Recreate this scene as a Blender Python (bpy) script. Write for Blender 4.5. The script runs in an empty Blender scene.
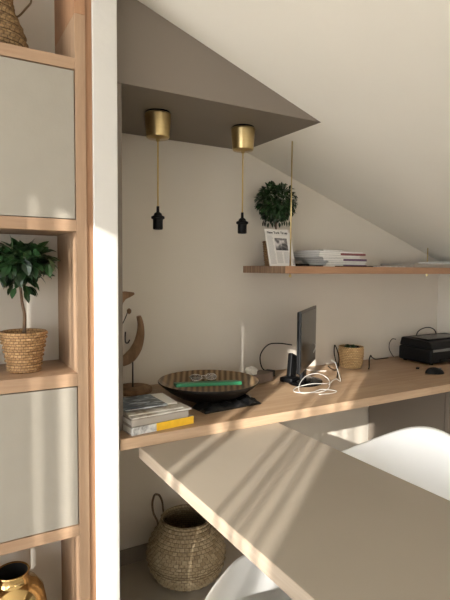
import bpy, bmesh, math, random
from mathutils import Vector, Matrix
random.seed(7)
PI = math.pi
C = bpy.context.scene.collection
SC = bpy.context.scene

# ------------------------------------------------------------------ materials
def new_mat(name):
    m = bpy.data.materials.new(name); m.use_nodes = True
    nt = m.node_tree
    return m, nt, nt.nodes, nt.links, nt.nodes['Principled BSDF']

def lin(r, g, b):
    f = lambda c: (c/255/12.92) if c/255 <= 0.04045 else ((c/255+0.055)/1.055)**2.4
    return (f(r), f(g), f(b), 1)

def plain(name, col, rough=0.6, metal=0.0, var=0.0, scale=8.0, bump=0.0, bscale=60.0, stretch=None, coat=0.0, spec=0.5):
    m, nt, N, L, b = new_mat(name)
    b.inputs['Roughness'].default_value = rough
    b.inputs['Metallic'].default_value = metal
    b.inputs['Specular IOR Level'].default_value = spec
    if coat: b.inputs['Coat Weight'].default_value = coat
    tc = N.new('ShaderNodeTexCoord'); mp = N.new('ShaderNodeMapping'); L.new(tc.outputs['Object'], mp.inputs[0])
    if stretch: mp.inputs['Scale'].default_value = stretch
    nz = N.new('ShaderNodeTexNoise'); nz.inputs['Scale'].default_value = scale; nz.inputs['Detail'].default_value = 5
    L.new(mp.outputs[0], nz.inputs['Vector'])
    rp = N.new('ShaderNodeValToRGB')
    rp.color_ramp.elements[0].position = 0.3; rp.color_ramp.elements[1].position = 0.7
    rp.color_ramp.elements[0].color = tuple(c*(1-var) for c in col[:3])+(1,)
    rp.color_ramp.elements[1].color = tuple(min(1, c*(1+var)) for c in col[:3])+(1,)
    L.new(nz.outputs[0], rp.inputs[0]); L.new(rp.outputs[0], b.inputs['Base Color'])
    if bump:
        n2 = N.new('ShaderNodeTexNoise'); n2.inputs['Scale'].default_value = bscale; n2.inputs['Detail'].default_value = 4
        L.new(mp.outputs[0], n2.inputs['Vector'])
        bp = N.new('ShaderNodeBump'); bp.inputs['Strength'].default_value = bump; bp.inputs['Distance'].default_value = 0.002
        L.new(n2.outputs[0], bp.inputs['Height']); L.new(bp.outputs[0], b.inputs['Normal'])
    return m

def wood(name, c1, c2, stretch, rough=0.5, scale=3.0, endgrain=False):
    m, nt, N, L, b = new_mat(name)
    b.inputs['Roughness'].default_value = rough
    tc = N.new('ShaderNodeTexCoord'); mp = N.new('ShaderNodeMapping'); mp.inputs['Scale'].default_value = stretch
    L.new(tc.outputs['Object'], mp.inputs[0])
    n1 = N.new('ShaderNodeTexNoise'); n1.inputs['Scale'].default_value = scale; n1.inputs['Detail'].default_value = 8; n1.inputs['Roughness'].default_value = 0.65
    n1.inputs['Distortion'].default_value = 0.4
    L.new(mp.outputs[0], n1.inputs['Vector'])
    rp = N.new('ShaderNodeValToRGB'); rp.color_ramp.elements[0].position = 0.32; rp.color_ramp.elements[1].position = 0.68
    rp.color_ramp.elements[0].color = c1; rp.color_ramp.elements[1].color = c2
    L.new(n1.outputs[0], rp.inputs[0])
    n2 = N.new('ShaderNodeTexNoise'); n2.inputs['Scale'].default_value = scale*7; n2.inputs['Detail'].default_value = 3
    L.new(mp.outputs[0], n2.inputs['Vector'])
    mx = N.new('ShaderNodeMix'); mx.data_type = 'RGBA'; mx.blend_type = 'MULTIPLY'; mx.inputs[0].default_value = 0.25
    L.new(rp.outputs[0], mx.inputs[6]); L.new(n2.outputs[0], mx.inputs[7])
    L.new(mx.outputs[2], b.inputs['Base Color'])
    bp = N.new('ShaderNodeBump'); bp.inputs['Strength'].default_value = 0.12; bp.inputs['Distance'].default_value = 0.001
    L.new(n2.outputs[0], bp.inputs['Height']); L.new(bp.outputs[0], b.inputs['Normal'])
    return m

def picture_mat(name, cols, scale, kind='VORONOI', rough=0.35, stretch=(1, 1, 1)):
    m, nt, N, L, b = new_mat(name)
    b.inputs['Roughness'].default_value = rough
    tc = N.new('ShaderNodeTexCoord'); mp = N.new('ShaderNodeMapping'); mp.inputs['Scale'].default_value = stretch
    L.new(tc.outputs['Object'], mp.inputs[0])
    t = N.new('ShaderNodeTexNoise'); t.inputs['Scale'].default_value = scale; t.inputs['Detail'].default_value = 3
    t.inputs['Distortion'].default_value = 1.0
    L.new(mp.outputs[0], t.inputs['Vector'])
    rp = N.new('ShaderNodeValToRGB'); cr = rp.color_ramp
    while len(cr.elements) < len(cols): cr.elements.new(0.5)
    for i, c in enumerate(cols):
        cr.elements[i].position = 0.34 + 0.32*i/(len(cols)-1); cr.elements[i].color = c
    L.new(t.outputs[0], rp.inputs[0]); L.new(rp.outputs[0], b.inputs['Base Color'])
    return m

M = {}
M['wall'] = plain('cream_plaster', lin(212, 204, 191), 0.85, var=0.02, scale=3, bump=0.15, bscale=90)
M['ceiling'] = plain('cream_ceiling_paint', lin(229, 224, 213), 0.85, var=0.015, scale=3, bump=0.1, bscale=90)
M['pillar'] = plain('white_pillar_paint', lin(197, 194, 188), 0.8, var=0.02, scale=5, bump=0.35, bscale=40)
M['taupe'] = plain('taupe_matt_paint', lin(122, 112, 101), 0.6, var=0.02, scale=4)
M['floor'] = plain('grey_floor', lin(168, 160, 146), 0.5, var=0.05, scale=5)
M['bounce_ground'] = plain('pale_bounce_ground', lin(205, 200, 190), 0.8, var=0.05)  # for the unseen outdoor ground added to bounce sunlight indoors
M['base'] = plain('taupe_skirting', lin(132, 123, 110), 0.6, var=0.02)
M['oak'] = wood('oak_worktop', lin(166, 134, 103), lin(189, 160, 129), (0.8, 12, 12), 0.45, 2.6)
M['oak_edge'] = wood('oak_edge_band', lin(188, 157, 127), lin(208, 179, 148), (0.8, 10, 10), 0.5, 2.6)
M['shelf_wood'] = wood('warm_oak_shelf', lin(160, 118, 87), lin(178, 136, 103), (0.8, 10, 10), 0.5, 2.6)
M['oak_end'] = wood('oak_end_grain', lin(128, 98, 76), lin(176, 144, 116), (1, 22, 0.6), 0.6, 4)
M['beech'] = wood('beech_frame', lin(158, 127, 100), lin(179, 149, 120), (10, 10, 0.9), 0.55, 2.6)
M['beech_h'] = wood('beech_frame_horizontal', lin(158, 127, 100), lin(179, 149, 120), (0.9, 10, 10), 0.55, 2.6)
M['beech_dark'] = wood('beech_filler', lin(160, 118, 86), lin(180, 138, 104), (10, 10, 0.9), 0.6, 2.6)
M['panel'] = plain('greige_linen_panel', lin(148, 142, 131), 0.7, var=0.02, scale=20, bump=0.1, bscale=200)
M['shelfback'] = plain('white_shelf_back', lin(205, 199, 188), 0.8, var=0.01)
M['table'] = plain('greige_table_laminate', lin(148, 138, 124), 0.4, var=0.02, scale=6, bump=0.05, bscale=150)
M['table_edge'] = wood('pale_ply_edge', lin(164, 147, 127), lin(180, 164, 145), (12, 0.8, 12), 0.5, 3)
M['brass'] = plain('brushed_brass', lin(208, 186, 136), 0.3, metal=1.0, var=0.04, scale=4, stretch=(1, 1, 20))
M['brass_shiny'] = plain('polished_brass', lin(205, 176, 122), 0.12, metal=1.0, var=0.03)
M['cord'] = plain('gold_fabric_cord', lin(190, 160, 95), 0.6, var=0.05, scale=200)
M['black'] = plain('black_plastic', lin(13, 13, 14), 0.5, var=0.05, spec=.2)
M['black_matt'] = plain('black_matt', lin(16, 15, 14), 0.75, var=0.1, spec=.2)
M['gloss_black'] = plain('black_gloss', lin(10, 10, 11), 0.25, spec=.25)
M['dark_in'] = plain('dark_interior', lin(12, 10, 8), 0.8)
M['screen'] = plain('monitor_screen', lin(40, 44, 48), 0.22)
M['silver'] = plain('grey_plastic', lin(120, 122, 122), 0.35, metal=0.4)
M['white'] = plain('white_gloss_plastic', lin(238, 238, 236), 0.22, var=0.0)
M['white_cable'] = plain('white_cable', lin(205, 202, 195), 0.4)
M['wicker'] = picture_mat('wicker_straw', [lin(160, 118, 72), lin(186, 146, 96), lin(208, 170, 120)], 160, rough=0.7)
M['wicker_pale'] = picture_mat('pale_wicker', [lin(196, 160, 108), lin(226, 196, 146), lin(240, 214, 168)], 50, rough=0.7)
M['seagrass'] = picture_mat('seagrass_weave', [lin(128, 110, 82), lin(152, 134, 104), lin(172, 154, 124)], 110, rough=0.8)
M['seagrass_dark'] = picture_mat('seagrass_weave_dark', [lin(116, 92, 60), lin(144, 118, 82), lin(168, 140, 100)], 140, rough=0.8)
def weave(name, cols, bw, rh, R, dark, mortar=.0016):
    m, nt, N, L, b = new_mat(name); b.inputs['Roughness'].default_value = .75
    tc = N.new('ShaderNodeTexCoord'); sx = N.new('ShaderNodeSeparateXYZ'); L.new(tc.outputs['Object'], sx.inputs[0])
    at = N.new('ShaderNodeMath'); at.operation = 'ARCTAN2'; L.new(sx.outputs[1], at.inputs[0]); L.new(sx.outputs[0], at.inputs[1])
    ml = N.new('ShaderNodeMath'); ml.operation = 'MULTIPLY'; ml.inputs[1].default_value = R; L.new(at.outputs[0], ml.inputs[0])
    cb = N.new('ShaderNodeCombineXYZ'); L.new(ml.outputs[0], cb.inputs[0]); L.new(sx.outputs[2], cb.inputs[1])
    br = N.new('ShaderNodeTexBrick'); br.inputs['Scale'].default_value = 1; br.inputs['Brick Width'].default_value = bw; br.inputs['Row Height'].default_value = rh
    br.inputs['Mortar Size'].default_value = mortar; br.inputs['Mortar Smooth'].default_value = .6
    br.inputs['Color1'].default_value = cols[0]; br.inputs['Color2'].default_value = cols[1]; br.inputs['Mortar'].default_value = dark
    L.new(cb.outputs[0], br.inputs['Vector'])
    nz = N.new('ShaderNodeTexNoise'); nz.inputs['Scale'].default_value = 140; L.new(tc.outputs['Object'], nz.inputs['Vector'])
    rp_ = N.new('ShaderNodeValToRGB'); rp_.color_ramp.elements[0].position = .3; rp_.color_ramp.elements[1].position = .7
    rp_.color_ramp.elements[0].color = (.72, .7, .66, 1); rp_.color_ramp.elements[1].color = (1, 1, 1, 1); L.new(nz.outputs[0], rp_.inputs[0])
    mx = N.new('ShaderNodeMix'); mx.data_type = 'RGBA'; mx.blend_type = 'MULTIPLY'; mx.inputs[0].default_value = 1
    L.new(br.outputs['Color'], mx.inputs[6]); L.new(rp_.outputs[0], mx.inputs[7]); L.new(mx.outputs[2], b.inputs['Base Color'])
    bp = N.new('ShaderNodeBump'); bp.inputs['Strength'].default_value = .8; bp.inputs['Distance'].default_value = .003; bp.invert = True
    L.new(br.outputs['Fac'], bp.inputs['Height']); L.new(bp.outputs[0], b.inputs['Normal'])
    return m
M['wicker'] = weave('wicker_straw_weave', (lin(196, 158, 112), lin(168, 130, 86)), .013, .0075, .06, lin(118, 86, 54), .0012)
M['wicker_pale'] = weave('pale_wicker_weave', (lin(228, 196, 146), lin(206, 170, 118)), .0125, .0085, .062, lin(158, 122, 80), .0013)
M['seagrass'] = weave('seagrass_grid_weave', (lin(184, 166, 134), lin(156, 136, 104)), .02, .0125, .15, lin(118, 100, 74), .0016)
M['seagrass_dark'] = weave('seagrass_dark_weave', (lin(166, 138, 96), lin(136, 108, 72)), .013, .008, .07, lin(92, 70, 46), .0012)
M['rope'] = plain('dark_seagrass_rope', lin(88, 70, 48), 0.8, var=0.2, scale=80)
M['soil'] = plain('dark_soil', lin(48, 34, 24), 0.9, var=0.3, scale=90, bump=0.5)
M['leaf'] = picture_mat('green_leaf', [lin(20, 38, 18), lin(34, 60, 30), lin(54, 84, 44)], 14, rough=0.35)
M['leaf2'] = picture_mat('glossy_green_leaf', [lin(18, 34, 18), lin(32, 58, 30), lin(54, 84, 48)], 10, rough=0.3)
M['stem'] = plain('brown_stem', lin(98, 76, 56), 0.8, var=0.2, scale=60)
M['driftwood'] = wood('driftwood', lin(110, 82, 56), lin(158, 124, 92), (4, 4, 1), 0.75, 8)
M['iron'] = plain('dark_iron', lin(34, 30, 27), 0.6, metal=0.5)
M['green'] = plain('green_cover', lin(16, 108, 66), 0.5, var=0.04)
M['leather'] = plain('black_leather', lin(20, 20, 21), 0.42, var=0.2, spec=.35, scale=25, bump=1.0, bscale=50)
M['paper'] = plain('white_paper', lin(228, 225, 218), 0.7, var=0.01)
M['newsprint'] = plain('newsprint', lin(222, 219, 214), 0.8, var=0.02, scale=30)
M['ink'] = plain('dark_ink', lin(48, 46, 46), 0.8)
M['ink_grey'] = plain('grey_ink', lin(170, 168, 166), 0.8)
M['photo'] = picture_mat('grey_photograph', [lin(50, 48, 50), lin(120, 116, 116), lin(205, 200, 198)], 26, rough=0.6)
M['yellow'] = plain('yellow_cover', lin(238, 190, 50), 0.45, var=0.06, scale=60)
M['mottled'] = picture_mat('grey_mottled_cover', [lin(140, 140, 138), lin(190, 190, 190), lin(214, 214, 210)], 60, rough=0.5)
M['greybook'] = plain('grey_book_cover', lin(168, 160, 150), 0.6, var=0.03)
M['cover_blue'] = picture_mat('blue_photo_cover', [lin(26, 32, 44), lin(70, 90, 108), lin(190, 205, 214)], 22, rough=0.28, stretch=(1, 2.4, 1))
M['cover_tan'] = picture_mat('tan_photo_cover', [lin(150, 130, 105), lin(190, 184, 172), lin(216, 212, 202)], 16, rough=0.35)
M['cushion'] = plain('grey_brown_box', lin(120, 104, 92), 0.7, var=0.1, scale=30)
M['magenta'] = plain('dusky_red_spine', lin(128, 74, 76), 0.5, var=0.15, scale=120)
M['mauve'] = plain('mauve_spine', lin(106, 80, 104), 0.5, var=0.15, scale=120)
M['lens'] = plain('clear_lens', lin(235, 235, 235), 0.05)
M['lens'].node_tree.nodes['Principled BSDF'].inputs['Transmission Weight'].default_value = 0.9
M['wire'] = plain('silver_wire', lin(215, 212, 205), 0.25, metal=0.9)

# striped brown bowl inside
def bowl_mat():
    m, nt, N, L, b = new_mat('ribbed_brown_bowl')
    b.inputs['Roughness'].default_value = 0.35
    tc = N.new('ShaderNodeTexCoord')
    wv = N.new('ShaderNodeTexWave'); wv.inputs['Scale'].default_value = 14; wv.inputs['Distortion'].default_value = 1.0
    mp = N.new('ShaderNodeMapping'); mp.inputs['Rotation'].default_value = (0, 0, 0.5)
    L.new(tc.outputs['Object'], mp.inputs[0]); L.new(mp.outputs[0], wv.inputs[0])
    rp = N.new('ShaderNodeValToRGB'); rp.color_ramp.elements[0].color = lin(84, 64, 44); rp.color_ramp.elements[1].color = lin(150, 124, 92)
    L.new(wv.outputs[0], rp.inputs[0]); L.new(rp.outputs[0], b.inputs['Base Color'])
    return m
M['bowl_in'] = bowl_mat()
M['bowl_out'] = plain('dark_bowl_outside', lin(20, 16, 13), 0.45, var=0.1, spec=.25)

# ------------------------------------------------------------------ helpers
def tag(o, label=None, cat=None, group=None, kind=None):
    if label: o['label'] = label
    if cat: o['category'] = cat
    if group: o['group'] = group
    if kind: o['kind'] = kind
    return o

def thing(name, label, cat, loc=(0, 0, 0), rotz=0, group=None):
    o = bpy.data.objects.new(name, None); C.objects.link(o)
    o.empty_display_size = 0.02
    o.location = loc; o.rotation_euler = (0, 0, rotz)
    return tag(o, label, cat, group)

def obj(name, bm, mat, parent=None, smooth=False, bevel=0.0, loc=None, rot=None, bseg=2):
    me = bpy.data.meshes.new(name)
    bmesh.ops.recalc_face_normals(bm, faces=bm.faces)
    bm.to_mesh(me); bm.free()
    mats = mat if isinstance(mat, (list, tuple)) else [mat]
    for x in mats: me.materials.append(x)
    if smooth:
        for p in me.polygons: p.use_smooth = True
    o = bpy.data.objects.new(name, me); C.objects.link(o)
    if parent: o.parent = parent
    if loc: o.location = loc
    if rot: o.rotation_euler = rot
    if bevel:
        md = o.modifiers.new('bevel', 'BEVEL'); md.width = bevel; md.segments = bseg; md.limit_method = 'ANGLE'
    return o

def box(bm, x0, x1, y0, y1, z0, z1, mi=0, mtx=None):
    vs = [bm.verts.new(p) for p in [(x0,y0,z0),(x1,y0,z0),(x1,y1,z0),(x0,y1,z0),(x0,y0,z1),(x1,y0,z1),(x1,y1,z1),(x0,y1,z1)]]
    fs = [bm.faces.new([vs[i] for i in f]) for f in [(0,3,2,1),(4,5,6,7),(0,1,5,4),(1,2,6,5),(2,3,7,6),(3,0,4,7)]]
    for f in fs: f.material_index = mi
    if mtx is not None: bmesh.ops.transform(bm, matrix=mtx, verts=vs)
    return vs, fs
def boxbm(*a, **k):
    bm = bmesh.new(); box(bm, *a, **k); return bm

def prism_y(bm, pts, y0, y1):
    a = [bm.verts.new((x, y0, z)) for x, z in pts]; b = [bm.verts.new((x, y1, z)) for x, z in pts]
    n = len(pts)
    bm.faces.new(a); bm.faces.new(b[::-1])
    for i in range(n): bm.faces.new([a[i], b[i], b[(i+1) % n], a[(i+1) % n]])
    return bm

def lathe(prof, n=48, cx=0, cy=0, cap0=True, cap1=True, bm=None, squash=1.0, fr=None, mi=0):
    bm = bm or bmesh.new(); rings = []
    for k, (r, z) in enumerate(prof):
        ring = []
        for i in range(n):
            a = 2*PI*i/n
            rr = r if fr is None else fr(k, i, r, z)
            ring.append(bm.verts.new((cx+rr*math.cos(a), cy+rr*squash*math.sin(a), z)))
        rings.append(ring)
    for k in range(len(rings)-1):
        for i in range(n):
            f = bm.faces.new([rings[k][i], rings[k][(i+1) % n], rings[k+1][(i+1) % n], rings[k+1][i]]); f.material_index = mi
    if cap0: bm.faces.new(rings[0][::-1]).material_index = mi
    if cap1: bm.faces.new(rings[-1]).material_index = mi
    return bm

def smooth_pts(pts, sub=6):
    P = [Vector(p) for p in pts]; out = []
    for i in range(len(P)-1):
        p0 = P[max(i-1, 0)]; p1 = P[i]; p2 = P[i+1]; p3 = P[min(i+2, len(P)-1)]
        for s in range(sub):
            t = s/sub
            out.append(0.5*((2*p1)+(-p0+p2)*t+(2*p0-5*p1+4*p2-p3)*t*t+(-p0+3*p1-3*p2+p3)*t**3))
    out.append(P[-1]); return out

def tube(bm, pts, r, n=8, sub=6, radii=None):
    P = smooth_pts(pts, sub) if sub > 1 else [Vector(p) for p in pts]
    up = Vector((0, 0, 1)); rings = []; last = None
    for i, p in enumerate(P):
        t = (P[min(i+1, len(P)-1)]-P[max(i-1, 0)]).normalized()
        if last is None:
            ref = up if abs(t.z) < 0.9 else Vector((1, 0, 0)); a = t.cross(ref).normalized()
        else:
            a = (last - t*last.dot(t)).normalized()
        last = a; b = t.cross(a)
        rr = r
        if radii:
            f = i/(len(P)-1)*(len(radii)-1); k = min(int(f), len(radii)-2); rr = radii[k]+(radii[k+1]-radii[k])*(f-k)
        rings.append([bm.verts.new(p+rr*(math.cos(2*PI*j/n)*a+math.sin(2*PI*j/n)*b)) for j in range(n)])
    for k in range(len(rings)-1):
        for j in range(n): bm.faces.new([rings[k][j], rings[k][(j+1) % n], rings[k+1][(j+1) % n], rings[k+1][j]])
    bm.faces.new(rings[0][::-1]); bm.faces.new(rings[-1])
    return bm
def tubebm(pts, r, **k): return tube(bmesh.new(), pts, r, **k)

def interp(prof, t):
    # polyline interpolation by index
    f = t*(len(prof)-1); k = min(int(f), len(prof)-2); u = f-k
    return (prof[k][0]+(prof[k+1][0]-prof[k][0])*u, prof[k][1]+(prof[k+1][1]-prof[k][1])*u)

def woven(prof, rows, cols, amp, cx=0, cy=0, thick=0.005, bottom=True):
    """A woven basket: rows of strands going over and under cols stakes; outer skin, rim, inner skin."""
    sp = smooth_pts([(r, 0, z) for r, z in prof], 8)
    L = [0]
    for i in range(1, len(sp)): L.append(L[-1]+(sp[i]-sp[i-1]).length)
    def at(t):
        d = t*L[-1]
        for i in range(1, len(L)):
            if L[i] >= d-1e-9:
                u = (d-L[i-1])/max(L[i]-L[i-1], 1e-9); p = sp[i-1].lerp(sp[i], u); return p.x, p.z
        return sp[-1].x, sp[-1].z
    sub = 3; nr = rows*sub; n = cols*4
    outer = [at(k/nr) for k in range(nr+1)]
    def fr(k, i, r, z):
        if k > nr: return r
        row = k//sub; ph = k % sub
        edge = 0 if ph == 0 else 1
        over = math.sin(2*PI*i/n*cols/2 + (row % 2)*PI)
        return r + amp*(edge*(0.75+0.6*over) - (0.6 if not edge else 0))
    inner = [(max(r-thick, 0.002), z) for r, z in outer[::-1]]
    inner = inner[:-1]+[(inner[-1][0], inner[-1][1]+0.006)]
    inner = [inner[i] for i in range(0, len(inner), 3)]
    return lathe(outer+inner, n=n, cx=cx, cy=cy, fr=fr)

def leaf(bm, base, d, nrm, L, W, curl=0.15):
    d = d.normalized(); s = d.cross(nrm).normalized(); n = s.cross(d).normalized()
    rows = [(0, 0.06), (0.25, 0.75), (0.5, 1.0), (0.78, 0.62), (1.0, 0.0)]
    mid = []; lf = []; rt = []
    for t, w in rows:
        c = base + d*(L*t) - n*(curl*L*t*t)
        mid.append(bm.verts.new(c))
        if w > 0:
            lf.append(bm.verts.new(c+s*(W*w/2)+n*(0.12*W*w))); rt.append(bm.verts.new(c-s*(W*w/2)+n*(0.12*W*w)))
    for i in range(3):
        bm.faces.new([mid[i], mid[i+1], lf[i+1], lf[i]]); bm.faces.new([mid[i], rt[i], rt[i+1], mid[i+1]])
    bm.faces.new([mid[3], mid[4], lf[3]]); bm.faces.new([mid[3], rt[3], mid[4]])

def foliage(center, rx, rz, n, L, W, rnd, inner=0.55, droop=0.2):
    bm = bmesh.new()
    for i in range(n):
        v = Vector((rnd.gauss(0, 1), rnd.gauss(0, 1), rnd.gauss(0, 1))).normalized()
        f = inner + (1-inner)*rnd.random()**0.6
        base = Vector(center)+Vector((v.x*rx*f, v.y*rx*f, v.z*rz*f))
        d = (v + Vector((rnd.uniform(-.7, .7), rnd.uniform(-.7, .7), rnd.uniform(-.6, .5)-droop))).normalized()
        nrm = (v*0.5+Vector((rnd.uniform(-.4, .4), rnd.uniform(-.4, .4), 0.9))).normalized()
        if abs(d.dot(nrm)) > 0.95: nrm = Vector((1, 0, 0.1)).normalized()
        s = rnd.uniform(0.7, 1.15)
        leaf(bm, base-d*L*s*0.4, d, nrm, L*s, W*s, rnd.uniform(0, .35))
    return bm

def slab(o, *, kind='structure'): o['kind'] = kind; return o

# ------------------------------------------------------------------ setting
SX0 = 1.258; SZ0 = 1.801; SM = 0.348
def cz(x): return SZ0 - SM*(x-SX0)
RX = 2.665; BY = 2.0; LX = -1.5; FY = -2.4
slab(obj('floor', boxbm(LX-.1, RX+.1, FY-.1, BY+.1, -.05, 0), M['floor']))
bm = bmesh.new(); prism_y(bm, [(LX-.12, cz(LX-.12)), (RX+.12, cz(RX+.12)), (RX+.12, cz(RX+.12)+.08), (LX-.12, cz(LX-.12)+.08)], FY-.1, BY+.1)
slab(obj('ceiling', bm, M['ceiling']))
bm = bmesh.new(); prism_y(bm, [(LX-.1, 0), (RX+.1, 0), (RX+.1, cz(RX+.1)), (LX-.1, cz(LX-.1))], BY, BY+.1)
slab(obj('wall_back', bm, M['wall']))
slab(obj('wall_right', boxbm(RX, RX+.1, FY-.1, BY, 0, cz(RX)), M['wall']))
# partition between shelving and desk nook, its white end facing the room
bm = bmesh.new(); prism_y(bm, [(.384, 0), (.4515, 0), (.4515, cz(.4515)), (.384, cz(.384))], 1.37, BY)
slab(obj('wall_partition', bm, M['pillar'], bevel=.002))
slab(obj('baseboard_back', boxbm(.4515, RX, BY-.012, BY, 0, .066), M['base'], bevel=.002))
# left wall with the sun window; rear wall with an added highlight slot
wy0, wy1, wz0, wz1 = -1.0185, .018, .35, 2.235
bm = bmesh.new(); zt = cz(LX)
dy0, dy1, dz0, dz1 = -2.38, -1.08, .06, 1.45   # unseen low opening, added so sunlit floor brightens the ceiling
box(bm, LX-.1, LX, FY-.1, dy0, 0, zt); box(bm, LX-.1, LX, dy0, dy1, 0, dz0); box(bm, LX-.1, LX, dy0, dy1, dz1, zt); box(bm, LX-.1, LX, dy1, wy0, 0, zt); box(bm, LX-.1, LX, wy1, .16, 0, zt); box(bm, LX-.1, LX, .16, 1.3, 0, .2); box(bm, LX-.1, LX, .16, 1.3, 2.4, zt); box(bm, LX-.1, LX, 1.3, BY, 0, zt)  # gap nearest the back wall is added to light the sloping ceiling
box(bm, LX-.1, LX, wy0, wy1, 0, wz0); box(bm, LX-.1, LX, wy0, wy1, wz1, zt)
slab(obj('wall_left', bm, M['wall']))
win = bpy.data.objects.new('window_1', None); C.objects.link(win); win['kind'] = 'structure'; win.location = (LX, (wy0+wy1)/2, wz0)
# unseen slats, added to cut the sun into streaks: (c0, c1) measured along the wall
def wy(c): return c - 1.1775
def slat(c0, c1, z0=wz0, z1=wz1):
    obj('sun_mask_slat', boxbm(LX-.02, LX-.014, wy(c0), wy(c1), z0, z1), M['wall'], win, loc=(-LX, -(wy0+wy1)/2, -wz0))
SLATS = [(.775, 1.003), (.697, .738), (.497, .511), (.436, .452), (.404, .414), (.348, .36), (.158, .172), (.186, .303),
         (1.0695, 1.108), (1.133, 1.172)]
for a, b in SLATS: slat(a, b)
slat(.1715, .1865, wz0, 1.57); slat(.1715, .1865, 1.67, wz1)
bm = bmesh.new(); ry0, ry1, rz0, rz1 = -.9, 2.3, 0.1, 1.9   # rear opening in X, Z
def cs(x0, x1, z0, z1=None):
    prism_y(bm, [(x0, z0), (x1, z0), (x1, cz(x1) if z1 is None else z1), (x0, cz(x0) if z1 is None else z1)], FY-.1, FY)
cs(LX, .8, 0)
cs(1.1, RX, 0); cs(.8, 1.1, 0, .8); cs(.8, 1.1, 1.9)  # unseen slot, added to put a highlight on the brass
slab(obj('floor', boxbm(-7, LX-.1, -7, 5, -.12, -.04), M['bounce_ground']))  # unseen ground outside, added to bounce sun up to the ceiling
slab(obj('floor', boxbm(LX-.1, 4, -7, FY-.1, -.12, -.04), M['bounce_ground']))  # same added bounce surface, behind the rear wall
slab(obj('wall_rear', bm, M['wall']))
# sloping-cut bulkhead over the nook and its side lining
bm = bmesh.new(); prism_y(bm, [(.452, SZ0), (SX0, SZ0), (.452, cz(.452))], 1.467, BY)
slab(obj('trim_1', bm, M['taupe']))
slab(obj('trim_2', boxbm(.452, .497, 1.469, BY, .76, SZ0-.001), M['taupe'], bevel=.0008))

# ------------------------------------------------------------------ shelving unit
su = thing('shelving_unit', 'tall beech cube shelving unit with greige door panels beside the white pillar', 'shelving', (-.1, 1.37, 0))
O = Vector((-.1, 1.37, 0))
def rel(o, O): o.location = -Vector(O); return o
rails = [(.0, .135), (.517, .548), (.937, .972), (1.355, 1.386), (1.776, 1.806), (2.13, 2.16)]
FX = [( .337, .365), (-.085, -.06), (-.507, -.48)]
Yb = 1.62
for i, (a, b) in enumerate(FX):
    rel(obj('stile', boxbm(a, b, 1.37, Yb, 0, 1.92 if i == 0 else 2.16), M['beech'], su, bevel=.001), O)
    if i == 0: rel(obj('stile', boxbm(a, b, 1.3703, Yb, 1.9205, 2.16), M['beech_dark'], su, bevel=.001), O)
for a, b in rails:
    for x0, x1 in ((-.06, .337), (-.48, -.085)):
        rel(obj('rail', boxbm(x0, x1, 1.3705, Yb-.012, a, b), M['beech_h'], su, bevel=.001), O)
rel(obj('back_panel', boxbm(-.48, .337, Yb-.011, Yb-.002, .136, 2.129), M['shelfback'], su), O)
for (x0, x1) in ((-.06, .337), (-.48, -.085)):
    for (z0, z1) in ((1.386, 1.776), (.548, .937)):
        rel(obj('door', boxbm(x0+.002, x1-.0025, 1.372, 1.39, z0+.002, z1-.003), M['panel'], su, bevel=.001), O)
rel(obj('filler_strip', boxbm(.3655, .3838, 1.378, 1.398, 0, 2.1), M['beech_dark'], su), O)

# ------------------------------------------------------------------ worktop, floating shelf, cabinet
WZ = .76; WF = 1.392
wt = thing('worktop', 'long oak worktop along the back wall carrying the monitor', 'desk', (1.15, 1.7, .727)); O = (1.15, 1.7, .727)
bm = bmesh.new(); _, fs = box(bm, .462, 1.8375, WF+.002, BY, .727, WZ); rel(obj('board', bm, M['oak'], wt, bevel=.001), O)
rel(obj('edge_band', boxbm(.462, 1.8375, WF, WF+.002, .7272, WZ-.0003), M['oak_edge'], wt), O)
wt2 = thing('worktop', 'short oak worktop section in the right corner under the black printer', 'desk', (2.2, 1.7, .727)); O = (2.2, 1.7, .727)
rel(obj('board', boxbm(1.839, RX, WF+.002, BY, .727, WZ-.0004), M['oak'], wt2, bevel=.001), O)
rel(obj('edge_band', boxbm(1.839, RX, WF, WF+.002, .7272, WZ-.0006), M['oak_edge'], wt2), O)
cb = thing('drawer_cabinet', 'taupe cabinet holding up the right end of the oak worktop', 'cabinet', (2.35, 1.75, 0)); O = (2.35, 1.75, 0)
rel(obj('body', boxbm(2.088, 2.6, 1.51, BY-.014, 0, .727), M['taupe'], cb, bevel=.001), O)
for z0, z1 in ((.01, .25), (.254, .49), (.494, .722)):
    rel(obj('drawer', boxbm(2.09, 2.598, 1.488, 1.507, z0, z1), M['taupe'], cb, bevel=.001), O)

fl = thing('floating_shelf', 'oak wall shelf hung on thin brass rods over the worktop', 'shelf', (1.26, 2.0, 1.24)); O = (1.26, 2.0, 1.24)
rel(obj('board', boxbm(1.262, RX, 1.675, BY, 1.24, 1.2715), M['shelf_wood'], fl, bevel=.0008), O)
rel(obj('end_grain', boxbm(1.2605, 1.262, 1.6755, BY, 1.2403, 1.2712), M['oak_end'], fl), O)
for x, y in ((1.302, 1.696), (2.455, 1.92)):
    r = rel(obj('rod', lathe([(.003, 1.226), (.003, cz(x)+.002)], 10, x, y), M['brass'], fl, smooth=True), O)
    obj('nut', lathe([(.006, 1.224), (.006, 1.236)], 6, x, y), M['brass'], r)

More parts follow.
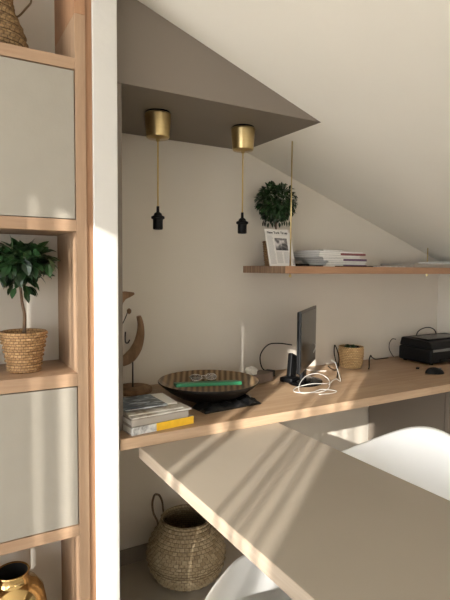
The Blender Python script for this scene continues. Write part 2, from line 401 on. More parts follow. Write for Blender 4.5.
# ------------------------------------------------------------------ table
tb = thing('table', 'long greige table with pale wood edge running from the worktop toward the camera', 'table', (.77, .7, 0)); O = (.77, .7, 0)
TX0, TX1, TY0, TY1, TZ = .5225, 1.026, -.45, 1.404, .7265
rel(obj('tabletop', boxbm(TX0+.001, TX1-.001, TY0, TY1, TZ-.034, TZ), M['table'], tb, bevel=.0008), O)
rel(obj('edge_band', boxbm(TX0, TX0+.001, TY0, TY1, TZ-.0338, TZ-.0004), M['table_edge'], tb), O)
rel(obj('edge_band', boxbm(TX1-.001, TX1, TY0, TY1, TZ-.0338, TZ-.0004), M['table_edge'], tb), O)
for x in (TX0+.06, TX1-.1):
    rel(obj('leg', boxbm(x, x+.04, -.4, -.36, 0, TZ-.034), M['taupe'], tb, bevel=.002), O)
rel(obj('crossbar', boxbm(TX0+.1, TX1-.1, -.395, -.365, .1, .13), M['taupe'], tb), O)

# ------------------------------------------------------------------ pendants
def copy_tree(o, parent=None):
    c = o.copy(); C.objects.link(c); c.parent = parent
    for ch in list(o.children): copy_tree(ch, c)
    return c
def pendant():
    t = thing('pendant_lamp', 'brass pendant with bare black socket, left one of the two under the bulkhead', 'lamp', (.695, 1.67, SZ0), group='bare-socket brass pendants')
    obj('ceiling_cup', lathe([(.044, -.006), (.0465, -.009), (.0464, -.012), (.0407, -.083), (.0405, -.086), (.038, -.089), (.007, -.092), (.006, -.1)], 48), M['brass'], t, smooth=True, bevel=0)
    obj('mounting_ring', lathe([(.041, 0), (.041, -.008)], 40), M['black'], t, smooth=True)
    obj('cord', lathe([(.0028, -.098), (.0026, -.335)], 10), M['cord'], t, smooth=True)
    s = obj('socket', lathe([(.005, -.325), (.0055, -.345), (.013, -.35), (.0165, -.362), (.0175, -.372), (.0175, -.404), (.015, -.406), (.013, -.39)], 32, cap1=False), M['black'], t, smooth=True)
    obj('thread_ring', lathe([(.0178, -.358), (.0235, -.361), (.0235, -.368), (.0182, -.371)], 32), M['black'], s, smooth=True)
    return t
p1 = pendant(); p2 = copy_tree(p1); p2.location = (1.046, 1.67, SZ0); p2['label'] = 'brass pendant with bare black socket, right one of the two under the bulkhead'

# ------------------------------------------------------------------ plants and wicker pots
def topiary_big():
    rnd = random.Random(3)
    t = thing('topiary_plant', 'glossy-leaved topiary tree in a wicker pot in the cube shelf', 'plant', (.215, 1.47, .972))
    obj('pot', woven([(.041, 0), (.047, .04), (.055, .08), (.061, .112)], 9, 22, .0034), M['wicker'], t, smooth=True)
    obj('soil', lathe([(.05, .09), (.053, .1)], 32), M['soil'], t)
    obj('stem', tubebm([(.0, 0, .095), (.003, 0, .15), (-.004, 0, .2), (-.008, 0, .27)], .0042, radii=[.005, .004, .0035]), M['stem'], t, smooth=True)
    f = foliage((-.014, 0, .302), .108, .054, 380, .042, .023, rnd, .2, .15)
    for i in range(14):
        a = rnd.uniform(0, 2*PI); r = rnd.uniform(.02, .06)
        leaf(f, Vector((-.005+r*math.cos(a)*.6, r*math.sin(a)*.6, .262-rnd.random()*.03)), Vector((math.cos(a), math.sin(a), -1.1)), Vector((math.cos(a), math.sin(a), .8)), .036, .018)
    for x, z, dx in ((.004, .235, .7), (.002, .222, .25), (.012, .252, 1.0)):
        leaf(f, Vector((x, -.01, z)), Vector((dx, -.3, -.7)), Vector((.3, -1, .4)), .036, .018)
    obj('foliage', f, M['leaf2'], t, smooth=False)
topiary_big()
def topiary_small():
    rnd = random.Random(5)
    t = thing('topiary_plant', 'small ball topiary in a woven pot behind the newspaper on the floating shelf', 'plant', (1.376, 1.905, 1.2715))
    obj('pot', woven([(.047, 0), (.053, .05), (.059, .115)], 11, 26, .002), M['wicker'], t, smooth=True)
    obj('soil', lathe([(.05, .09), (.051, .1)], 32), M['soil'], t)
    obj('stem', tubebm([(0, 0, .095), (.002, 0, .15), (-.002, 0, .23)], .004), M['stem'], t, smooth=True)
    f = foliage((-.004, -.005, .292), .096, .09, 950, .027, .015, rnd, .45, .25)
    for i in range(16):
        a = rnd.uniform(0, 2*PI); r = rnd.uniform(.03, .075)
        leaf(f, Vector((r*math.cos(a), r*math.sin(a), .205)), Vector((math.cos(a)*.3, math.sin(a)*.3, -1)), Vector((math.cos(a), math.sin(a), .3)), .026, .012)
    obj('foliage', f, M['leaf'], t)
topiary_small()
def desk_pot():
    rnd = random.Random(8)
    t = thing('wicker_pot', 'pale wicker pot with green succulent and dark stones on the worktop', 'pot', (1.845, 1.885, WZ))
    obj('pot', woven([(.048, 0), (.056, .02), (.062, .06), (.061, .108)], 12, 26, .0022), M['wicker_pale'], t, smooth=True)
    obj('soil', lathe([(.052, .085), (.054, .095)], 32), M['soil'], t)
    f = bmesh.new()
    for cx, cy, n in ((-.024, .0, 46), (-.006, -.02, 18)):
        for i in range(n):
            a = i*2.4; e = .25+1.1*(1-i/n)
            d = Vector((math.cos(a)*e, math.sin(a)*e, .35+.6*i/n))
            leaf(f, Vector((cx, cy, .094)), d, Vector((0, 0, 1))+d*.1, .026, .014, -.3)
    obj('succulent', f, M['leaf'], t)
    for x, y, r in ((.024, -.016, .016), (.038, .012, .012), (.02, .02, .014)):
        bm = bmesh.new(); bmesh.ops.create_icosphere(bm, subdivisions=2, radius=r)
        for v in bm.verts: v.co += Vector((rnd.uniform(-1, 1), rnd.uniform(-1, 1), rnd.uniform(-1, 1)))*.0018; v.co += Vector((x, y, .097))
        obj('stone', bm, M['black_matt'], t, smooth=True)
desk_pot()

# floor basket
fb = thing('basket', 'big belly seagrass basket with loop handles on the floor of the nook', 'basket', (.873, 1.80, 0))
obj('body', woven([(.095, 0), (.128, .02), (.15, .06), (.158, .11), (.146, .158), (.117, .207), (.101, .24), (.104, .252)], 20, 44, .0042, thick=.006), M['seagrass'], fb, smooth=True)
bm = bmesh.new(); tube(bm, [(.157*math.cos(a), .157*math.sin(a), .112) for a in [i*2*PI/40 for i in range(41)]], .0045, sub=1)
obj('waist_braid', bm, M['seagrass'], fb, smooth=True)
def loop(a0):
    u = Vector((math.cos(a0), math.sin(a0), 0)); v = Vector((-math.sin(a0), math.cos(a0), 0))
    pts = []
    for s in (-1, -.95, -1.25, -1.0, -.45, 0, .45, 1.0, 1.25, .95, 1):
        pts.append(s)
    zz = [.205, .235, .272, .303, .318, .323, .318, .303, .272, .235, .205]
    return [u*(.104+.034*(z-.205)/.12)+v*(s*.04)+Vector((0, 0, z)) for s, z in zip(pts, zz)]
for a in (math.radians(136), math.radians(-44)):
    obj('handle', tubebm(loop(a), .0045), M['rope'], fb, smooth=True)

# top-shelf vase
tv = thing('woven_vase', 'woven seagrass bottle vase cut off at the top left corner', 'vase', (.157, 1.475, 1.806))
obj('body', woven([(.062, 0), (.076, .02), (.078, .045), (.066, .08), (.05, .115), (.044, .15), (.052, .19), (.05, .22)], 18, 26, .003), M['seagrass_dark'], tv, smooth=True)
obj('handle', tubebm([(.045, -.01, .105), (.06, -.012, .115), (.075, -.012, .135), (.09, -.012, .16), (.08, -.01, .19), (.05, -.01, .2)], .0026), M['rope'], tv, smooth=True)

# brass vase in lower cube
bv = thing('brass_vase', 'polished brass jar with wide dark mouth in the lowest cube', 'vase', (.172, 1.455, .135))
obj('body', lathe([(.05, 0), (.075, .015), (.092, .07), (.092, .17), (.082, .225), (.064, .25), (.05, .258), (.044, .264), (.043, .278), (.046, .284), (.044, .287), (.0405, .284)], 64, cap1=False), M['brass_shiny'], bv, smooth=True)
obj('inner_lining', lathe([(.0405, .284), (.04, .262), (.045, .25), (.05, .15), (.02, .1)], 48, cap0=False), M['dark_in'], bv, smooth=True)

# ------------------------------------------------------------------ newspaper and shelf papers
npz = 1.2715
nw = thing('newspaper', 'folded newspaper with a grey photograph leaning on the small topiary pot', 'newspaper', (1.262, 1.786, npz))
tilt = math.atan2(.047, .163); H = .169
def npaper(x0, x1, d0, d1, h0=0, h1=H):
    return boxbm(x0, x1, d0, d1, h0, h1)
def np_obj(name, bm, mat, par=None, **k):
    o = obj(name, bm, mat, par or nw, **k); 
    if par is None: o.rotation_euler = (-tilt, 0, 0)
    return o
np_obj('front_page', npaper(0, .126, 0, .0015), M['newsprint'])
np_obj('inner_page', npaper(.02, .141, .0025, .0045, 0, H-.012), M['newsprint'])
np_obj('photograph', npaper(.046, .113, -.0006, 0, .072, .128), M['photo'])
np_obj('second_photograph', npaper(.1275, .1405, .0018, .0025, .006, .035), M['photo'])
bm = bmesh.new()
rnd = random.Random(2)
def lines(x0, x1, z0, z1, step=.0042):
    z = z1
    while z > z0:
        box(bm, x0, x1-rnd.random()*.006, -.0004, 0, z-.0016, z); z -= step
lines(.008, .04, .012, .138); lines(.046, .08, .012, .066); lines(.085, .118, .012, .066)
box(bm, .006, .12, -.0004, 0, .1425, .1432)
np_obj('text_columns', bm, M['ink_grey'])
cu = bpy.data.curves.new('masthead', 'FONT'); cu.body = 'New York Times'; cu.size = .0158; cu.extrude = .0003; cu.align_x = 'CENTER'; cu.offset = .0004
tmp = bpy.data.objects.new('tmp', cu); C.objects.link(tmp); bpy.context.view_layer.update()
me = bpy.data.meshes.new_from_object(tmp.evaluated_get(bpy.context.evaluated_depsgraph_get())); bpy.data.objects.remove(tmp); bpy.data.curves.remove(cu)
me.materials.clear(); me.materials.append(M['ink']); me.name = 'masthead'
mo = bpy.data.objects.new('masthead', me); C.objects.link(mo); mo.parent = nw
mo.matrix_local = Matrix.Rotation(-tilt, 4, 'X') @ Matrix.Translation((.066, -.0004, .148)) @ Matrix.Rotation(PI/2, 4, 'X')

# magazine pile on floating shelf
z = npz
cols = ['mauve', 'greybook', 'paper', 'mauve', 'paper', 'greybook', 'magenta', 'paper', 'greybook']
names = ['bottom magazine of the pile on the floating shelf', 'second magazine from the bottom of the floating shelf pile', 'third magazine from the bottom of the floating shelf pile',
         'fourth magazine from the bottom of the floating shelf pile', 'middle magazine of the nine in the floating shelf pile', 'fourth magazine from the top of the floating shelf pile',
         'third magazine from the top, dusky red spine, in the floating shelf pile', 'white magazine second from the top of the floating shelf pile', 'small grey booklet topping the floating shelf pile']
offs = [(0, .27), (.02, .25), (.03, .24), (.0, .27), (-.005, .24), (-.03, .26), (-.025, .29), (-.02, .27), (.0, .12)]
hs = [.009, .009, .008, .01, .006, .009, .01, .008, .006]
for i in range(9):
    t = thing('magazine', names[i], 'magazine', (1.525+offs[i][0], 1.74+rnd.random()*.01, z), rnd.uniform(-.02, .02), 'magazines piled on the floating shelf')
    w = offs[i][1]; h = hs[i]
    obj('pages', boxbm(.002, w-.002, .002, .198, .0008, h-.0008), M['paper'], t)
    cm = bmesh.new(); box(cm, 0, w, 0, .2, 0, .0008); box(cm, 0, w, 0, .2, h-.0008, h); 
    obj('cover', cm, M['mottled' if i % 2 else 'greybook'], t)
    if cols[i] in ('mauve', 'magenta'):
        obj('spine', boxbm(w*.45, w, -.0008, .0005, 0, h), M[cols[i]], t)
    z += h+.0002
def sheet(name, label, cat, x, y, w, d, h, mat, rz=0, zz=npz, group=None, bev=.0005):
    o = obj(name, boxbm(0, w, 0, d, 0, h), mat, bevel=bev); o.location = (x, y, zz); o.rotation_euler = (0, 0, rz); return tag(o, label, cat, group)
sheet('booklet', 'thin black booklet beside the newspaper on the floating shelf', 'booklet', 1.41, 1.71, .09, .10, .005, M['black_matt'], .05)
sheet('notebook', 'black notebook lying between the newspaper and the magazine pile', 'notebook', 1.425, 1.83, .09, .12, .012, M['leather'])
sheet('folder', 'flat black folder lying in front of the magazine pile on the floating shelf', 'folder', 1.585, 1.70, .2, .035, .004, M['black_matt'], -.03)
sheet('magazine', 'thin pale magazine lying flat right of the black folder on the shelf', 'magazine', 1.86, 1.74, .2, .2, .005, M['mottled'])
sheet('document_box', 'flat pale grey document case at the right end of the floating shelf', 'box', 2.1, 1.72, .31, .22, .02, M['silver' if False else 'greybook'], bev=.002)
sheet('paper_stack', 'white paper stack behind the grey case at the right end of the shelf', 'paper', 2.43, 1.74, .22, .22, .034, M['paper'])

# ------------------------------------------------------------------ books at left of worktop
def book(name, label, cat, x, y, w, d, z0, h, cover, rz, pages='paper', soft=False):
    t = thing(name, label, cat, (x, y, z0), rz, 'books and magazines stacked at the left end of the worktop')
    c = min(.0018, h*.2)
    obj('pages', boxbm(.003, w-.002, .002, d-.003, c, h-c), M[pages], t)
    cm = bmesh.new(); box(cm, 0, w, 0, d, 0, c); box(cm, 0, w, 0, d, h-c, h)
    obj('cover', cm, M[cover], t)
    return t
z = WZ
t = book('book', 'thick book with half grey half yellow spine, bottom of the left stack', 'book', .502, 1.408, .218, .2, z, .024, 'greybook', .11)
obj('spine', boxbm(.083, .218, -.0015, .001, 0, .024), M['yellow'], t); obj('spine', boxbm(0, .083, -.0015, .001, 0, .024), M['mottled'], t)
z += .0242
t = book('book', 'plain grey book lying directly on the yellow-spined one', 'book', .504, 1.415, .197, .2, z, .02, 'greybook', .09)
obj('spine', boxbm(0, .197, -.0015, .001, .001, .019), M['greybook'], t)
z += .0202
t = book('magazine', 'white-edged magazine sticking out right in the left stack', 'magazine', .507, 1.418, .212, .2, z, .005, 'cover_tan', .1); z += .0052
t = book('magazine', 'tan photo magazine under the top one of the left stack', 'magazine', .502, 1.44, .19, .19, z, .004, 'cover_tan', .04); z += .0042
t = book('magazine', 'white magazine peeking out behind the top one of the left stack', 'magazine', .55, 1.50, .14, .14, z, .004, 'paper', -.05); z += .0042
t = book('magazine', 'top magazine of the left stack with dark blue photo cover', 'magazine', .502, 1.47, .145, .15, z, .004, 'cover_blue', .02)

# ------------------------------------------------------------------ driftwood sculpture
sc = thing('driftwood_sculpture', 'curved driftwood crescent sculpture on a pole in the nook corner', 'sculpture', (.69, 1.92, WZ))
obj('base', lathe([(.075, 0), (.078, .004), (.077, .016), (.072, .02)], 40), M['driftwood'], sc, smooth=False, bevel=.001)
obj('pole', lathe([(.0035, .02), (.003, .13)], 10), M['iron'], sc, smooth=True)
def flat_shape(outl, th):
    bm = bmesh.new(); n = len(outl)
    rings = []
    for k, (s, y) in enumerate(((.93, -th/2), (1, -th/4), (1, th/4), (.93, th/2))):
        cx = sum(p[0] for p in outl)/n; czv = sum(p[1] for p in outl)/n
        rings.append([bm.verts.new((x, y if s == 1 else y, zz)) for x, zz in outl])
    for k in range(3):
        for i in range(n): bm.faces.new([rings[k][i], rings[k][(i+1) % n], rings[k+1][(i+1) % n], rings[k+1][i]])
    bm.faces.new(rings[0][::-1]); bm.faces.new(rings[3]); return bm
# crescent: outer arc and inner arc, in local x,z
bm = bmesh.new(); rings = []
mid = [(.026, .305), (.034, .27), (.032, .225), (.018, .18), (-.008, .145), (-.04, .128), (-.07, .13)]
wd = [.012, .017, .024, .031, .034, .028, .01]
P = smooth_pts([(x, 0, zz) for x, zz in mid], 5); nP = len(P)
for i, p in enumerate(P):
    t = (P[min(i+1, nP-1)]-P[max(i-1, 0)]).normalized(); nrm = Vector((t.z, 0, -t.x))
    f = i/(nP-1)*(len(wd)-1); k = min(int(f), len(wd)-2); w = (wd[k]+(wd[k+1]-wd[k])*(f-k))
    rings.append([bm.verts.new(p+nrm*(w*.75*math.cos(a))+Vector((0, .014*math.sin(a), 0))) for a in [j*2*PI/12 for j in range(12)]])
for k in range(nP-1):
    for j in range(12): bm.faces.new([rings[k][j], rings[k][(j+1) % 12], rings[k+1][(j+1) % 12], rings[k+1][j]])
bm.faces.new(rings[0]); bm.faces.new(rings[-1][::-1])
obj('crescent', bm, M['driftwood'], sc, smooth=True)
obj('crest', flat_shape([(-.075, .402), (-.03, .406), (.006, .401), (.008, .393), (-.012, .382), (-.03, .374), (-.04, .36), (-.05, .35), (-.075, .36)], .014), M['driftwood'], sc, bevel=.003)
obj('wire', tubebm([(-.04, 0, .365), (-.052, 0, .3), (-.05, 0, .24), (-.045, 0, .16)], .0022), M['iron'], sc, smooth=True)
obj('wire', tubebm([(-.05, 0, .262), (-.03, 0, .3), (-.018, 0, .33)], .002), M['iron'], sc, smooth=True)
obj('bead', lathe([(.002, .315), (.009, .322), (.009, .332), (.002, .338)], 16, -.014, 0), M['driftwood'], sc, smooth=True)
obj('hook', tubebm([(-.03, 0, .245), (-.03, 0, .205), (-.02, 0, .2), (-.012, 0, .212)], .003), M['iron'], sc, smooth=True)

# ------------------------------------------------------------------ bowl and contents
BC = (.9, 1.665)
bw = thing('bowl', 'wide dark bowl with ribbed brown inside on the worktop', 'bowl', (BC[0], BC[1], WZ))
def ribs(k, i, r, z): return r + (.0012*math.cos(i*2*PI/4) if k > 0 else 0)
obj('outside', lathe([(.055, .003), (.06, .0), (.075, .004), (.115, .019), (.153, .041), (.181, .063), (.192, .074), (.19, .077)], 96, cap1=False), M['bowl_out'], bw, smooth=True)
obj('inside', lathe([(.19, .077), (.177, .067), (.149, .047), (.111, .026), (.06, .012), (.01, .009)], 96, cap0=False, fr=lambda k, i, r, z: r-(.0012 if (i % 4) < 2 and 0 < k < 5 else 0)), M['bowl_in'], bw, smooth=True)
gb = thing('green_booklet', 'bright green flat folder lying across the dark bowl', 'folder', (.735, 1.603, WZ+.0785), 0)
gb.rotation_euler = (math.radians(-10), math.radians(-.5), math.radians(-20))
obj('cover', boxbm(0, .238, 0, .11, 0, .013), M['green'], gb, bevel=.002)
obj('pages', boxbm(-.0, .23, .002, .148, .0035, .0105), M['paper'], gb) if False else None
gl = thing('reading_glasses', 'pair of shiny wire reading glasses inside the brown bowl', 'glasses', (.94, 1.785, WZ+.060), -.15)
for s in (-1, 1):
    pts = [(s*.032+.024*math.cos(a), .0, .0+.017*math.sin(a)) for a in [i*2*PI/20 for i in range(21)]]
    r = obj('rim', tubebm(pts, .0014, sub=2), M['wire'], gl, smooth=True)
    obj('lens', lathe([(.0235, -.0006), (.0235, .0006)], 24, squash=.7), M['lens'], gl, loc=(s*.032, 0, 0), rot=(PI/2, 0, 0))
    obj('temple', tubebm([(s*.057, 0, .006), (s*.05, .006, .006), (s*.0, .009, .004+s*.003), (-s*.04, .009, -.004)], .0013), M['wire'], gl, smooth=True)
obj('bridge', tubebm([(-.009, 0, .004), (0, 0, .009), (.009, 0, .004)], .0014), M['wire'], gl, smooth=True)
gl.rotation_euler = (math.radians(-52), 0, -.2)

# black leather pouch under right of bowl
bm = bmesh.new()
n1, n2 = 28, 14
def pouch(u, v, top):
    x = u*.25; y = v*.1
    e = min(1, min(u, 1-u)*9, )**.5*min(1, min(v, 1-v)*5)**.5
    h = (.018+.006*math.sin(u*31+v*7)+.004*math.sin(v*23+u*19))*e
    return (x, y, h if top else 0)
gt = [[bm.verts.new(pouch(i/n1, j/n2, True)) for j in range(n2+1)] for i in range(n1+1)]
gbv = [[bm.verts.new(pouch(i/n1, j/n2, False)) for j in range(n2+1)] for i in range(n1+1)]
for i in range(n1):
    for j in range(n2):
        bm.faces.new([gt[i][j], gt[i+1][j], gt[i+1][j+1], gt[i][j+1]]); bm.faces.new([gbv[i][j], gbv[i][j+1], gbv[i+1][j+1], gbv[i+1][j]])
bmesh.ops.remove_doubles(bm, verts=bm.verts, dist=.0001)
o = obj('leather_pouch', bm, M['leather'], smooth=True); o.location = (.80, 1.50, WZ); o.rotation_euler = (0, 0, .08)
tag(o, 'crumpled black leather pouch under the front of the bowl', 'pouch')

# box with white tissue behind bowl
tx = thing('tissue_box', 'small grey-brown box behind the bowl against the wall', 'box', (1.235, 1.83, WZ), .3)
obj('carton', boxbm(-.065, .065, -.035, .035, 0, .04), M['cushion'], tx, bevel=.003)
bm = bmesh.new(); bmesh.ops.create_icosphere(bm, subdivisions=3, radius=.03)
for v in bm.verts:
    v.co.x *= 1.3; v.co.z *= .85; v.co.y *= .8
    k = .86+.18*math.sin(v.co.x*160+v.co.z*90)*math.cos(v.co.y*140+1); v.co *= k; v.co.z = max(v.co.z, -.012)
o = obj('tissue', bm, M['paper'], smooth=False); o.location = (1.19, 1.815, WZ+.0525); tag(o, 'crumpled white tissue on the grey-brown box behind the bowl', 'tissue')

# ------------------------------------------------------------------ monitor
mn = thing('monitor', 'thin black flat monitor seen nearly edge-on on the worktop', 'monitor', (1.456, 1.758, WZ), math.atan2(.254, .298))
Lm = .392
obj('rear_shell', boxbm(-Lm/2, Lm/2, .004, .012, .062, .322), M['black'], mn, bevel=.003)
obj('bezel', boxbm(-Lm/2, Lm/2, -.004, .004, .06, .324), M['gloss_black'], mn, bevel=.0015)
obj('screen', boxbm(-Lm/2+.011, Lm/2-.011, -.0052, -.0042, .082, .313), M['screen'], mn)
obj('rear_bulge', boxbm(-.09, .1, .012, .03, .09, .25), M['black'], mn, bevel=.006)
obj('base', lathe([(.1, 0), (.1, .006), (.07, .011), (.02, .014)], 48, cx=-.05, squash=.75), M['gloss_black'], mn, smooth=True)
obj('neck', boxbm(-.08, -.02, .0, .02, .012, .12), M['black'], mn, bevel=.003)

def dev(name, label, cat, x, y, rz, parts):
    t = thing(name, label, cat, (x, y, WZ), rz)
    for nm, b, m, bv in parts: obj(nm, boxbm(*b), M[m], t, bevel=bv)
    return t
# phone handset leaning in its cradle left of the monitor
ph = thing('cordless_phone', 'black cordless handset standing in its cradle left of the monitor', 'phone', (1.365, 1.765, WZ), .35)
obj('cradle', boxbm(-.035, .035, -.03, .035, 0, .022), M['black'], ph, bevel=.006)
h = obj('handset', boxbm(-.026, .026, -.012, .012, 0, .11), M['black'], ph, bevel=.006, loc=(0, -.004, .016), rot=(math.radians(-10), math.radians(24), 0))
obj('keypad', boxbm(-.015, .015, -.0132, -.012, .015, .085), M['black_matt'], h, bevel=.0004)
dev('power_adapter', 'black power adapter block on the worktop behind the phone', 'adapter', 1.325, 1.885, .5, [('block', (-.055, .04, -.022, .022, 0, .03), 'black', .004), ('plug', (-.085, -.055, -.013, .013, .01, .024), 'black_matt', .002)])

# ------------------------------------------------------------------ printer, mouse, small adapter
pr = thing('printer', 'black low printer in the right corner of the worktop', 'printer', (2.44, 1.82, WZ))
PW, PD = .19, .11
def pbox(a, b, c, d, e, f): return boxbm(a, b, c, d, e, f)
bm = bmesh.new(); prism = [(-.20, -.115), (.2, -.115), (.2, .09), (-.2, .09)]
box(bm, -.205, .2, -.115, .1, .008, .085)
obj('body', bm, M['black'], pr, bevel=.012, bseg=3)
bm = bmesh.new(); vs, _ = box(bm, -.2, .195, -.112, .098, .086, .118)
for v in vs:
    if v.co.z > .1: v.co.x *= .955; v.co.y = v.co.y*.9+.005; v.co.z = .118+ (.012 if v.co.y > 0 else 0)
obj('scanner_lid', bm, M['black'], pr, bevel=.006)
obj('top_tray', boxbm(-.16, .16, -.06, .07, .121, .131), M['gloss_black'], pr, bevel=.004) 
obj('output_tray', boxbm(-.14, .14, -.125, -.09, .012, .03), M['gloss_black'], pr, bevel=.003)
obj('control_strip', boxbm(-.19, .185, -.1175, -.112, .07, .084), M['silver'], pr, bevel=.001) 
for x in (-.17, .17):
    for y in (-.09, .08): obj('foot', lathe([(.01, 0), (.01, .01)], 16, x, y), M['black_matt'], pr)
ms = thing('mouse', 'black computer mouse on the worktop in front of the printer', 'mouse', (2.095, 1.575, WZ), -.5)
bm = bmesh.new(); bmesh.ops.create_uvsphere(bm, u_segments=32, v_segments=20, radius=1)
for v in bm.verts:
    x, y, zz = v.co; v.co = Vector((x*.046, y*.027*(1-.12*x), (zz*.03 if zz > 0 else 0)*(1-.15*x)))
obj('shell', bm, M['black'], ms, smooth=True)
obj('scroll_wheel', lathe([(.006, -.003), (.006, .003)], 20), M['silver'], ms, loc=(.026, 0, .0225), rot=(PI/2, 0, 0))
ua = thing('usb_receiver', 'tiny black usb plug lying left of the mouse', 'usb plug', (2.115, 1.69, WZ), .6)
obj('casing', boxbm(-.014, .008, -.008, .008, 0, .008), M['black'], ua, bevel=.002)
obj('connector', boxbm(.008, .02, -.006, .006, .0015, .0065), M['silver'], ua)

# ------------------------------------------------------------------ cables
def cable(label, pts, r, mat, name='cable', dz=0):
    o = obj(name, tubebm(pts, r, sub=10), M[mat], smooth=True); return tag(o, label, 'cable')
w = WZ+.0022
cable('white cable looped in a tangle in front of the monitor base',
      [(1.50, 1.66, w), (1.44, 1.62, w+.01), (1.37, 1.63, w+.014), (1.30, 1.64, w+.004), (1.262, 1.60, w), (1.30, 1.56, w), (1.37, 1.55, w), (1.42, 1.57, w+.012), (1.455, 1.62, w+.03), (1.44, 1.665, w+.045), (1.38, 1.67, w+.04),
       (1.31, 1.63, w+.02), (1.275, 1.58, w), (1.31, 1.545, w+.005), (1.37, 1.56, w+.006), (1.42, 1.53, w), (1.38, 1.51, w), (1.32, 1.52, w)], .0017, 'white_cable')
cable('white charging cable standing in a loop right of the monitor',
      [(1.47, 1.63, w), (1.50, 1.64, w+.012), (1.54, 1.66, w+.012), (1.565, 1.66, w), (1.58, 1.69, w+.03), (1.578, 1.71, w+.07), (1.555, 1.71, w+.085)], .0016, 'white_cable')
cable('white power lead curling up behind the monitor', [(1.5, 1.9, w), (1.53, 1.86, w+.05), (1.56, 1.83, w+.12), (1.575, 1.86, w+.14), (1.53, 1.9, w+.12), (1.54, 1.93, w+.03), (1.6, 1.9, w), (1.66, 1.86, w)], .0022, 'white_cable')
cable('black cable arching up left of the monitor', [(1.37, 1.93, w+.004), (1.34, 1.95, w+.03), (1.33, 1.95, w+.09), (1.37, 1.95, w+.135), (1.43, 1.95, w+.14), (1.50, 1.93, w+.13)], .003, 'black')
cable('thin black cable twisted in a loop left of the wicker pot', [(1.60, 1.72, w), (1.63, 1.75, w+.02), (1.675, 1.79, w+.07), (1.68, 1.81, w+.11), (1.655, 1.80, w+.135), (1.635, 1.78, w+.1), (1.65, 1.78, w+.05), (1.68, 1.81, w+.015), (1.71, 1.87, w), (1.75, 1.95, w)], .0026, 'black')
cable('black cable running along the wall from wicker pot to printer', [(1.885, 1.80, w), (1.93, 1.84, w), (1.95, 1.86, w+.03), (1.97, 1.87, w+.05), (2.0, 1.89, w+.035), (2.08, 1.94, w+.01), (2.15, 1.975, w), (2.22, 1.975, w)], .003, 'black')
cable('thin black cable hanging at the left side of the printer', [(2.25, 1.965, w+.005), (2.2, 1.95, w+.05), (2.175, 1.93, w+.09), (2.19, 1.925, w+.115), (2.23, 1.935, w+.11)], .0022, 'black')
cable('black cable curving up over the rear of the printer', [(2.4, 1.935, w+.02), (2.4, 1.935, w+.12), (2.44, 1.935, w+.155), (2.52, 1.935, w+.16), (2.58, 1.94, w+.12), (2.59, 1.95, w+.0)], .003, 'black')

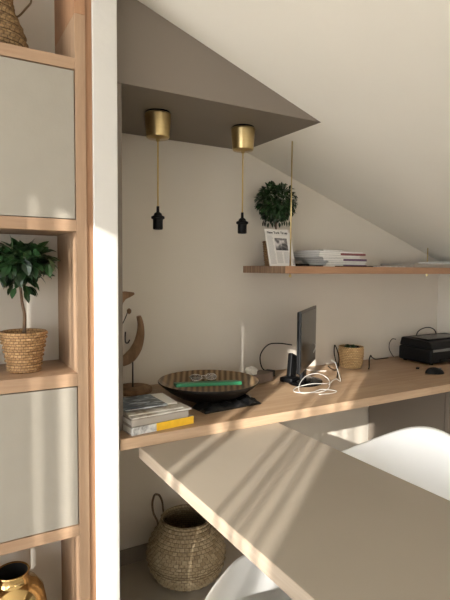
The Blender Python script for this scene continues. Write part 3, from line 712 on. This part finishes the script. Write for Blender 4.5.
# ------------------------------------------------------------------ chairs
def armchair(label):
    t = thing('armchair', label, 'chair', (0, 0, 0), group='white moulded plastic armchairs')
    nr, na = 16, 64
    def rim(a):   # a=0 is the back (+x), pi the front
        c = math.cos(a)
        bx = .29 if c > 0 else .27
        back = max(0, c)**5
        front = max(0, -c)**3
        h = .645 + .103*back - .225*front
        sn = math.sin(a); k = (abs(c)**2.8+abs(sn)**2.8)**(-1/2.8)
        rx = (.275+.03*back)*c*k; ry = .285*sn*k
        return rx, ry, h
    bm = bmesh.new(); grid = []
    for k in range(nr+1):
        u = k/nr; row = []
        for i in range(na):
            a = 2*PI*i/na; rx, ry, h = rim(a)
            s = 1-(1-u)**1.0
            rad = u if u < .7 else .7+ (u-.7)*1.0
            hh = .43 + (h-.43)*(max(0, (u-.45)/.55)**1.9)
            spread = (u**.75)
            row.append(bm.verts.new((rx*spread*.98-.01*(1-u), ry*spread, hh+.012*(1-u)*0)))
        grid.append(row)
    for k in range(1, nr):
        for i in range(na):
            bm.faces.new([grid[k][i], grid[k][(i+1) % na], grid[k+1][(i+1) % na], grid[k+1][i]])
    for v in grid[0]: pass
    bm.faces.new(grid[1][::-1])
    for v in grid[0]: bm.verts.remove(v)
    s = obj('shell', bm, M['white'], t, smooth=True)
    md = s.modifiers.new('solid', 'SOLIDIFY'); md.thickness = .007; md.offset = 0
    sb = s.modifiers.new('sub', 'SUBSURF'); sb.levels = 1; sb.render_levels = 1
    for sx in (-1, 1):
        for sy in (-1, 1):
            obj('leg', tubebm([(sx*.10, sy*.10, .423), (sx*.2, sy*.2, 0)], .012, sub=2, radii=[.014, .009]), M['beech'], t, smooth=True)
    obj('underframe', boxbm(-.12, .12, -.12, .12, .4, .424), M['black'], t, bevel=.004)
    return t
ch = armchair('white moulded armchair to the right of the table')
ch.location = (1.14, .93, 0); ch.rotation_euler = (0, 0, math.radians(28))
ch2 = copy_tree(ch); ch2['label'] = 'white moulded armchair mostly hidden under the left side of the table'
ch2.location = (.655, .615, 0); ch2.rotation_euler = (0, 0, math.radians(214))

# ------------------------------------------------------------------ light
W = bpy.data.worlds.new('world'); SC.world = W; W.use_nodes = True
bg = W.node_tree.nodes['Background']; bg.inputs[0].default_value = (.97, .985, 1.0, 1); bg.inputs[1].default_value = 8.6
sd = bpy.data.lights.new('sun', 'SUN'); sd.energy = 8.5; sd.angle = math.radians(.5); sd.color = (1.0, .96, .89)
so = bpy.data.objects.new('sun', sd); C.objects.link(so)
so.rotation_euler = Vector((1, .785, -.436)).to_track_quat('-Z', 'Y').to_euler()
so.location = (-4, -3, 4)

# ------------------------------------------------------------------ camera
cam = bpy.data.cameras.new('camera'); co = bpy.data.objects.new('camera', cam); C.objects.link(co)
cam.sensor_fit = 'VERTICAL'; cam.sensor_height = 36; cam.lens = 504.006/600*36; cam.clip_start = .01
yaw, pit, rol = math.radians(30.19), math.radians(-3.602), math.radians(.458)
f = Vector((math.sin(yaw)*math.cos(pit), math.cos(yaw)*math.cos(pit), math.sin(pit)))
r = Vector((math.cos(yaw), -math.sin(yaw), 0)); u = r.cross(f)
r2 = r*math.cos(rol)+u*math.sin(rol); u2 = -r*math.sin(rol)+u*math.cos(rol)
co.matrix_world = Matrix(((r2.x, u2.x, -f.x, 0), (r2.y, u2.y, -f.y, 0), (r2.z, u2.z, -f.z, 1.26), (0, 0, 0, 1)))
SC.camera = co
SC.view_settings.view_transform = 'Standard'; SC.view_settings.look = 'None'
SC.view_settings.exposure = 0.0; SC.view_settings.gamma = 1; SC.view_settings.use_curve_mapping = False
